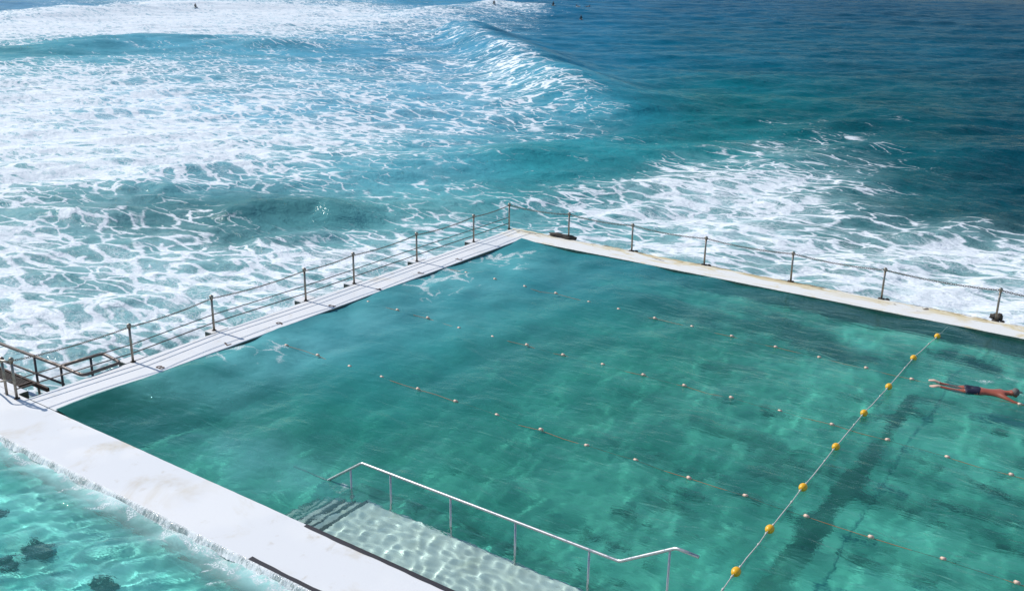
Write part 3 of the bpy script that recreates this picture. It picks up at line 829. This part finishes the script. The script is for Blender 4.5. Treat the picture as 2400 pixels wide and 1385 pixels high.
# ------------------------------------------------------------------ floating lines
def lane_rope(pxs, label, y_end):
    P = [at(u, w, ZW) for u, w in pxs]
    T = empty('lane_rope', (0.02, float(P[0][1]), ZW), label=label, cat='lane rope', group='orange lane ropes across the pool')
    off = Vector(T.location)
    step = np.mean([P[i+1][0]-P[i][0] for i in range(min(6, len(P)-1))])
    xs0 = []
    x = P[0][0]-step
    while x > .25: xs0.insert(0, x); x -= step
    pre = [np.array([x, P[0][1], ZW]) for x in xs0]
    post_ = []; x = P[-1][0]+step
    while x < 23.5: post_.append(np.array([x, P[-1][1], ZW])); x += step
    fl = pre+P+post_
    r = np.random.default_rng(int(P[0][1]*10))
    line = [Vector((.0, float(P[0][1])-.0, -.05))]
    for k in range(len(fl)):
        line.append(Vector((*fl[k][:2], ZW+.004)))
        if k < len(fl)-1:
            m = (fl[k]+fl[k+1])/2; line.append(Vector((m[0], m[1]+r.normal()*.012, ZW-.016+r.normal()*.014)))
    line.append(Vector((PL, float(P[-1][1]), ZW)))
    b = bmesh.new(); tube(b, [p-off for p in line], .0062, 6); o = from_bm('cord', b, M_CORD, T); recv(o)
    cut = bmesh.new(); tube(cut, [(-.055, 0, 0), (-.04, 0, 0)], .026, 10); tube(cut, [(-.04, 0, 0), (.04, 0, 0)], .037, 12); tube(cut, [(.04, 0, 0), (.055, 0, 0)], .026, 10)
    me = bpy.data.meshes.new('float'); cut.to_mesh(me); cut.free(); me.materials.append(M_CORK)
    me.polygons.foreach_set('use_smooth', [True]*len(me.polygons))
    for p in fl:
        f = bpy.data.objects.new('float', me); COL.objects.link(f); f.parent = T; recv(f)
        f.location = Vector((p[0], p[1], ZW+.02+r.normal()*.006))-off; f.rotation_euler = (r.uniform(0, 6), r.normal()*.08, r.normal()*.12)

lane_rope([(745, 834), (820, 861), (895, 885), (980, 913), (1068, 942), (1165, 975), (1268, 1009), (1375, 1045), (1490, 1080), (1615, 1121), (1747, 1163), (1890, 1211), (2041, 1260), (2210, 1312)],
          'orange lane rope with pink floats nearest the pool handrail', 0)
lane_rope([(1003, 747), (1076, 770), (1155, 791), (1235, 810), (1320, 833), (1413, 855), (1508, 880), (1604, 905), (1714, 933), (1828, 964), (1950, 995), (2080, 1032), (2220, 1072), (2370, 1114)],
          'orange lane rope with pink floats running between two other lane ropes in mid pool', 0)
lane_rope([(1160, 656), (1230, 673), (1303, 689), (1380, 709), (1450, 727), (1535, 747), (1622, 767), (1715, 789), (1818, 814), (1920, 838), (2030, 864), (2137, 889), (2263, 918), (2390, 948)],
          'orange lane rope with pink floats beside the swimmer, nearest the sea wall', 0)

def float_line():
    px = [(2197, 789), (2141, 840), (2083, 907), (2025, 969), (1959, 1048), (1882, 1143), (1804, 1241), (1725, 1341)]
    P = [at(u, w, ZW+.03) for u, w in px]
    T = empty('float_line', tuple(P[0]), label='grey rope with yellow egg shaped floats stretched across the pool over the lane ropes', cat='float line')
    off = Vector(P[0])
    P.append(P[-1]+(P[-1]-P[-2]))
    line = [Vector((P[0][0]+.05, PW-.03, ZW-.05)), Vector((P[0][0]+.02, P[0][1]+.55, ZW-.01))]; rad = [.011, .011]
    def knot(x, y, z):
        for dy, r_ in ((.03, .011), (.015, .024), (-.015, .024), (-.03, .011)):
            line.append(Vector((x, y+dy, z))); rad.append(r_)
    for p, q in zip(P, P[1:]+[None]):
        knot(p[0], p[1]+.19, ZW+.05); line.append(Vector((p[0], p[1], ZW+.05))); rad.append(.011); knot(p[0], p[1]-.19, ZW+.05)
        if q is not None:
            m = p+(q-p)*.36; knot(m[0]+random.uniform(-.008, .008), m[1], ZW+.040)
            m = p+(q-p)*.7; line.append(Vector((m[0]+random.uniform(-.008, .008), m[1], ZW+.038))); rad.append(.014)
    line.append(Vector((P[-1][0]+.02, .02, -.03))); rad.append(.014)
    b = bmesh.new(); tube(b, [p-off for p in line], rad, 8); o = from_bm('rope', b, M_ROPE, T); recv(o)
    b = bmesh.new()
    SCF = .80
    prof = [(-.14, .018), (-.135, .05), (-.105, .085), (-.06, .108), (-.015, .118), (.0, .114), (.015, .118), (.06, .108), (.105, .085), (.135, .05), (.14, .018)]
    rings = [[b.verts.new((math.cos(k*math.pi/10)*r*SCF*.92, y*SCF, math.sin(k*math.pi/10)*r*SCF*.92)) for k in range(20)] for y, r in prof]
    for A, B in zip(rings, rings[1:]):
        for k in range(20): b.faces.new((A[k], B[k], B[(k+1) % 20], A[(k+1) % 20]))
    b.faces.new(rings[0]); b.faces.new(rings[-1][::-1])
    bmesh.ops.recalc_face_normals(b, faces=b.faces)
    me = bpy.data.meshes.new('float'); b.to_mesh(me); b.free(); me.materials.append(M_YELLOW); me.polygons.foreach_set('use_smooth', [True]*len(me.polygons))
    for p in P:
        f = bpy.data.objects.new('float', me); COL.objects.link(f); f.parent = T; recv(f)
        f.location = Vector((p[0], p[1], ZW+.045))-off; f.rotation_euler = (random.uniform(-.1, .1), random.uniform(0, 6), random.uniform(-.12, .12))
float_line()

# ------------------------------------------------------------------ people
def skin(name, nodes, edges, mats, parent=None, sub=2, loc=None):
    """nodes: list of (xyz, rx, ry); grown with a Skin modifier and frozen to one mesh"""
    me = bpy.data.meshes.new(name); me.from_pydata([n[0] for n in nodes], edges, []); me.update()
    o = bpy.data.objects.new('tmp', me); COL.objects.link(o)
    m = o.modifiers.new('s', 'SKIN'); m.use_smooth_shade = True; m.branch_smoothing = .6
    for i, n in enumerate(nodes):
        sv = me.skin_vertices[0].data[i]; sv.radius = (n[1], n[2]); sv.use_root = (i == 0)
    ss = o.modifiers.new('d', 'SUBSURF'); ss.levels = sub; ss.render_levels = sub
    dg = bpy.context.evaluated_depsgraph_get(); dg.update()
    res = bpy.data.meshes.new_from_object(o.evaluated_get(dg)); res.name = name
    bpy.data.objects.remove(o)
    res.materials.clear(); res.polygons.foreach_set('use_smooth', [True]*len(res.polygons))
    return link(name, res, mats, parent)

def hand(nodes, edges, wrist, d, side, down, s=1.0):
    """palm and five bent fingers growing from node index wrist along d"""
    W_ = Vector(nodes[wrist][0]); d = Vector(d).normalized(); side = Vector(side).normalized(); dn = Vector(down).normalized()
    nodes.append((tuple(W_+d*.05*s), .034*s, .018*s)); palm = len(nodes)-1; edges.append((wrist, palm))
    for k, (o, ln) in enumerate(((-.030, .065), (-.010, .078), (.010, .074), (.030, .058))):
        prev = palm
        for j in range(3):
            t = (j+1)/3; p = W_+d*(.055*s+ln*s*t)+side*o*s*(1+.25*t)+dn*(.022*s*t*t)
            nodes.append((tuple(p), (.010-.0012*j)*s, (.010-.0012*j)*s)); edges.append((prev, len(nodes)-1)); prev = len(nodes)-1
    prev = wrist
    for j, (a, b_) in enumerate(((.022, -.035), (.045, -.055), (.066, -.062))):
        nodes.append((tuple(W_+d*a*s+side*b_*s+dn*.01*s), .011*s, .010*s)); edges.append((prev, len(nodes)-1)); prev = len(nodes)-1

M_SKIN = plain('tanned_skin', (.33, .085, .048), .36, 0, .14, 5)
M_PALESKIN = plain('pale_sole_skin', (.70, .45, .34), .5, 0, .1, 9)
M_HAIR = plain('grey_hair', (.13, .11, .10), .7, 0, .5, 60, .6)
M_TRUNKS = plain('navy_cloth', (.004, .006, .026), .65, 0, .3, 20)
M_WETSUIT = plain('black_neoprene', (.012, .012, .016), .5, 0, .3, 20)
M_BOARD = plain('white_surfboard', (.78, .77, .72), .3, 0, .05, 5)

def build_swimmer():
    foot, head = at(2182, 898, ZW), at(2362, 918, ZW)
    hip = at(2280, 915, ZW)
    ang = math.atan2(head[1]-foot[1], head[0]-foot[0])-.06
    P = empty('person', (hip[0]+.12, hip[1]+.03, ZW-.022), ang,
              'grey haired swimmer in navy trunks floating face down beside the lane rope', 'person')
    P.scale = (1.0, 1.26, 1.18)
    N = [((0, 0, .0), .165, .105),                      # 0 pelvis
         ((.22, 0, .005), .145, .10), ((.42, 0, .015), .165, .112), ((.56, 0, .035), .15, .095),
         ((.66, 0, .06), .066, .066), ((.73, 0, .078), .062, .064),
         ((.80, 0, .085), .082, .10), ((.89, 0, .078), .088, .10), ((.965, 0, .06), .05, .06)]
    E = [(0, 1), (1, 2), (2, 3), (3, 4), (4, 5), (5, 6), (6, 7), (7, 8)]
    def add(frm, p, a, b=None):
        N.append((p, a, b or a)); E.append((frm, len(N)-1)); return len(N)-1
    for s in (-1, 1):                                   # ears
        e = add(6, (.815, s*.088, .085), .018, .018)
    add(7, (.885, 0, -.04), .018, .014)                 # nose
    for s, kz, yy in ((-1, -.035, -.10), (1, -.055, .13)):
        h = add(0, (-.10, s*.095, -.015), .125, .118); t = add(h, (-.30, s*.10, -.025), .108, .106)
        k = add(t, (-.50, yy, kz), .082, .084); c = add(k, (-.64, yy*1.0, kz+.012), .084, .080)
        a = add(c, (-.90, yy*.85, .025), .046, .048); hl = add(a, (-.965, yy*.85, .055), .036, .034)
        b1 = add(hl, (-1.06, yy*.9+s*.012, .065+.02*s), .060, .030); b2 = add(b1, (-1.16, yy*.95+s*.02, .05+.02*s), .062, .022)
        add(b2, (-1.21, yy*.98+s*.02, .045+.02*s), .045, .016)
    # right arm sweeps forward and down, left arm trails out under the water
    sh = add(3, (.58, -.17, .03), .068, .066); el = add(sh, (.80, -.30, -.01), .047); fa = add(el, (.90, -.33, -.02), .046); wr = add(fa, (1.06, -.36, -.02), .03, .026)
    hand(N, E, wr, (1, -.12, -.04), (.12, 1, 0), (0, 0, -1))
    sh = add(3, (.57, .18, .01), .068, .066); el = add(sh, (.76, .34, -.10), .047); fa = add(el, (.86, .38, -.13), .044); wr = add(fa, (1.02, .42, -.15), .03, .026)
    hand(N, E, wr, (1, .15, -.2), (-.15, -1, 0), (0, 0, -1))
    o = skin('body', N, E, [M_SKIN, M_PALESKIN], P)
    for f in o.data.polygons:
        if f.center.x < -.93: f.material_index = 1
    recv(o)
    T = [((.17, 0, .0), .170, .122), ((-.01, 0, .0), .190, .135), ((-.12, -.095, -.010), .115, .116), ((-.36, -.103, -.020), .118, .118),
         ((-.12, .095, -.010), .115, .116), ((-.36, .108, -.026), .118, .118)]
    t = skin('trunks', T, [(0, 1), (1, 2), (2, 3), (1, 4), (4, 5)], [M_TRUNKS], P); recv(t)
    b = bmesh.new(); ball(b, (.875, 0, .103), 1, (.104, .094, .098), 18, 12)
    r = np.random.default_rng(2)
    for v in b.verts: v.co += Vector(r.normal(size=3)*.0022)
    bmesh.ops.delete(b, geom=[v for v in b.verts if v.co.z < .055], context='VERTS')
    h = from_bm('hair', b, M_HAIR, P); recv(h)
build_swimmer()

def surfboard(loc, rz, label):
    n = 15; b = bmesh.new(); rows = []
    for i in range(n):
        t = i/(n-1); x = -.95+1.9*t; w = .26*max(.02, math.sin(math.pi*(t*.92+.05)))**.6; z = .06*(2*t-1)**4
        rows.append([b.verts.new(p) for p in ((x, -w, z), (x, -w*.7, z+.03), (x, 0, z+.04), (x, w*.7, z+.03), (x, w, z), (x, 0, z-.03))])
    for A, B in zip(rows, rows[1:]):
        for k in range(6): b.faces.new((A[k], B[k], B[(k+1) % 6], A[(k+1) % 6]))
    b.faces.new(rows[0]); b.faces.new(rows[-1][::-1]); bmesh.ops.recalc_face_normals(b, faces=b.faces)
    o = from_bm('surfboard', b, M_BOARD); o.location = loc; o.rotation_euler = (0, .10, rz); tag(o, label, 'surfboard', 'surfboards under the waiting surfers')

def surfer(u, v, lying, rz, label, blabel):
    d = ray(u, v+(2 if lying else 5)); ts = np.linspace(40, 800, 6000)/np.linalg.norm(d)
    Q = CP+d*ts[:, None]; hh = ZS+sea_height(Q[None, :, 0], Q[None, :, 1])[0]
    k = int(np.argmax(Q[:, 2] < hh)); p = Q[k]; z = float(hh[k])
    loc = (p[0], p[1], z+.05)
    P = empty('person', loc, rz, label, 'person', 'surfers waiting behind the breaking wave')
    if lying:
        N = [((0, 0, .12), .16, .12), ((.25, 0, .15), .14, .11), ((.48, 0, .22), .17, .12), ((.60, 0, .30), .06, .06), ((.68, 0, .36), .09, .10), ((.74, 0, .42), .085, .09), ((.76, 0, .50), .04, .05)]
        E = [(i, i+1) for i in range(6)]
        for s in (-1, 1):
            b = len(N); N += [((-.1, s*.09, .11), .09, .09), ((-.5, s*.10, .11), .06, .06), ((-.92, s*.09, .12), .04, .04), ((-1.1, s*.09, .12), .035, .025)]
            E += [(0, b), (b, b+1), (b+1, b+2), (b+2, b+3)]
            b = len(N); N += [((.5, s*.19, .2), .07, .07), ((.6, s*.36, .08), .045, .045), ((.75, s*.40, -.05), .03, .03)]
            E += [(2, b), (b, b+1), (b+1, b+2)]; hand(N, E, b+2, (.7, 0, -.7), (0, s, 0), (1, 0, 0))
    else:
        N = [((0, 0, .12), .16, .13), ((.02, 0, .36), .14, .11), ((.04, 0, .56), .17, .12), ((.05, 0, .68), .06, .06), ((.07, 0, .76), .085, .095), ((.075, 0, .85), .085, .095), ((.07, 0, .93), .04, .05)]
        E = [(i, i+1) for i in range(6)]
        for s in (-1, 1):
            b = len(N); N += [((.12, s*.14, .10), .09, .09), ((.40, s*.30, .04), .065, .065), ((.36, s*.33, -.36), .045, .045), ((.44, s*.34, -.44), .04, .03)]
            E += [(0, b), (b, b+1), (b+1, b+2), (b+2, b+3)]
            b = len(N); N += [((.04, s*.20, .58), .07, .07), ((.10, s*.27, .33), .045, .045), ((.28, s*.22, .16), .03, .03)]
            E += [(2, b), (b, b+1), (b+1, b+2)]; hand(N, E, b+2, (.8, -.1*s, -.2), (0, s, 0), (0, 0, -1))
    o = skin('body', N, E, [M_WETSUIT, M_SKIN], P, 1)
    zc = .33 if lying else .72
    for f in o.data.polygons:
        c = f.center
        if c.z > zc and abs(c.y) < .12: f.material_index = 1
    b = bmesh.new(); hc = (.72, 0, .44) if lying else (.06, 0, .87)
    ball(b, hc, .108, (1, .95, .9), 12, 8); bmesh.ops.delete(b, geom=[q for q in b.verts if q.co.z < hc[2]-.01], context='VERTS')
    from_bm('hair', b, plain('dark_hair', (.02, .015, .012), .6), P)
    surfboard((loc[0], loc[1], z+.04), rz, blabel)

for a in (
    (1158, 6, False, 2.2, 'surfer sitting upright just behind the white peak of the far wave', 'surfboard under the surfer behind the white peak of the far wave'),
    (1297, 9, False, 2.6, 'surfer sitting upright, first one to the right of the far wave peak', 'surfboard under the first sitting surfer right of the far wave peak'),
    (1355, 15, True, 2.9, 'left one of two surfers lying flat on boards side by side', 'surfboard under the left of the two lying surfers'),
    (1377, 15, True, .2, 'right one of two surfers lying flat on boards side by side', 'surfboard under the right of the two lying surfers'),
    (1362, 42, False, 2.4, 'surfer sitting alone closest to the camera on smooth blue water', 'surfboard under the surfer sitting closest on smooth blue water'),
    (458, 14, False, 2.0, 'lone surfer far left, sitting among the white water', 'surfboard under the lone surfer among the white water far left')):
    surfer(*a)

# ------------------------------------------------------------------ seaweed in the small pool
def weed(u, v, r, n, seed, label):
    rr = np.random.default_rng(seed); c = under(u, v, ZK, -.93); b = bmesh.new()
    for i in range(n):
        a = rr.uniform(0, 6.28); d = r*rr.uniform()**.6*(.35+.55*abs(math.sin(1.5*a+seed))+.25*math.sin(5*a+2*seed)); L_ = rr.uniform(.04, .13); w = rr.uniform(.010, .032)
        x, y = d*math.cos(a), d*math.sin(a)*.55; z = rr.uniform(0, .045); t = a+rr.normal()*.9
        e = Vector((math.cos(t), math.sin(t), 0)); s = Vector((-e.y, e.x, 0)); p = Vector((x, y, z)); prev = None
        for k in range(4):
            q = p+e*L_*k/3+Vector((0, 0, .05*math.sin(k*1.3+i)+.02)); ww = w*(1, 1.25, .9, .25)[k]*(1+.3*rr.normal())
            cur = (b.verts.new(q-s*ww), b.verts.new(q+s*ww+Vector((0, 0, .012))))
            if prev: b.faces.new((prev[0], cur[0], cur[1], prev[1]))
            prev = cur
    o = from_bm('seaweed', b, plain('dark_seaweed', (.014, .050, .048), .6, 0, .6, 20)); o.location = (c[0], c[1], -.945); recv(o)
    tag(o, label, 'seaweed', 'seaweed clumps in the small pool')
weed(84, 1290, .42, 420, 1, 'largest dark seaweed clump with a trailing tail in the turquoise small pool')
weed(20, 1322, .34, 150, 5, 'straggly dark seaweed strand trailing left of the largest clump')
weed(245, 1372, .34, 300, 2, 'dark seaweed clump at the bottom edge right of the largest clump')
weed(2, 1207, .16, 90, 3, 'small dark seaweed clump cut by the left edge of the photo')
weed(588, 1384, .22, 120, 4, 'dark seaweed clump close under the end of the black deck strip')
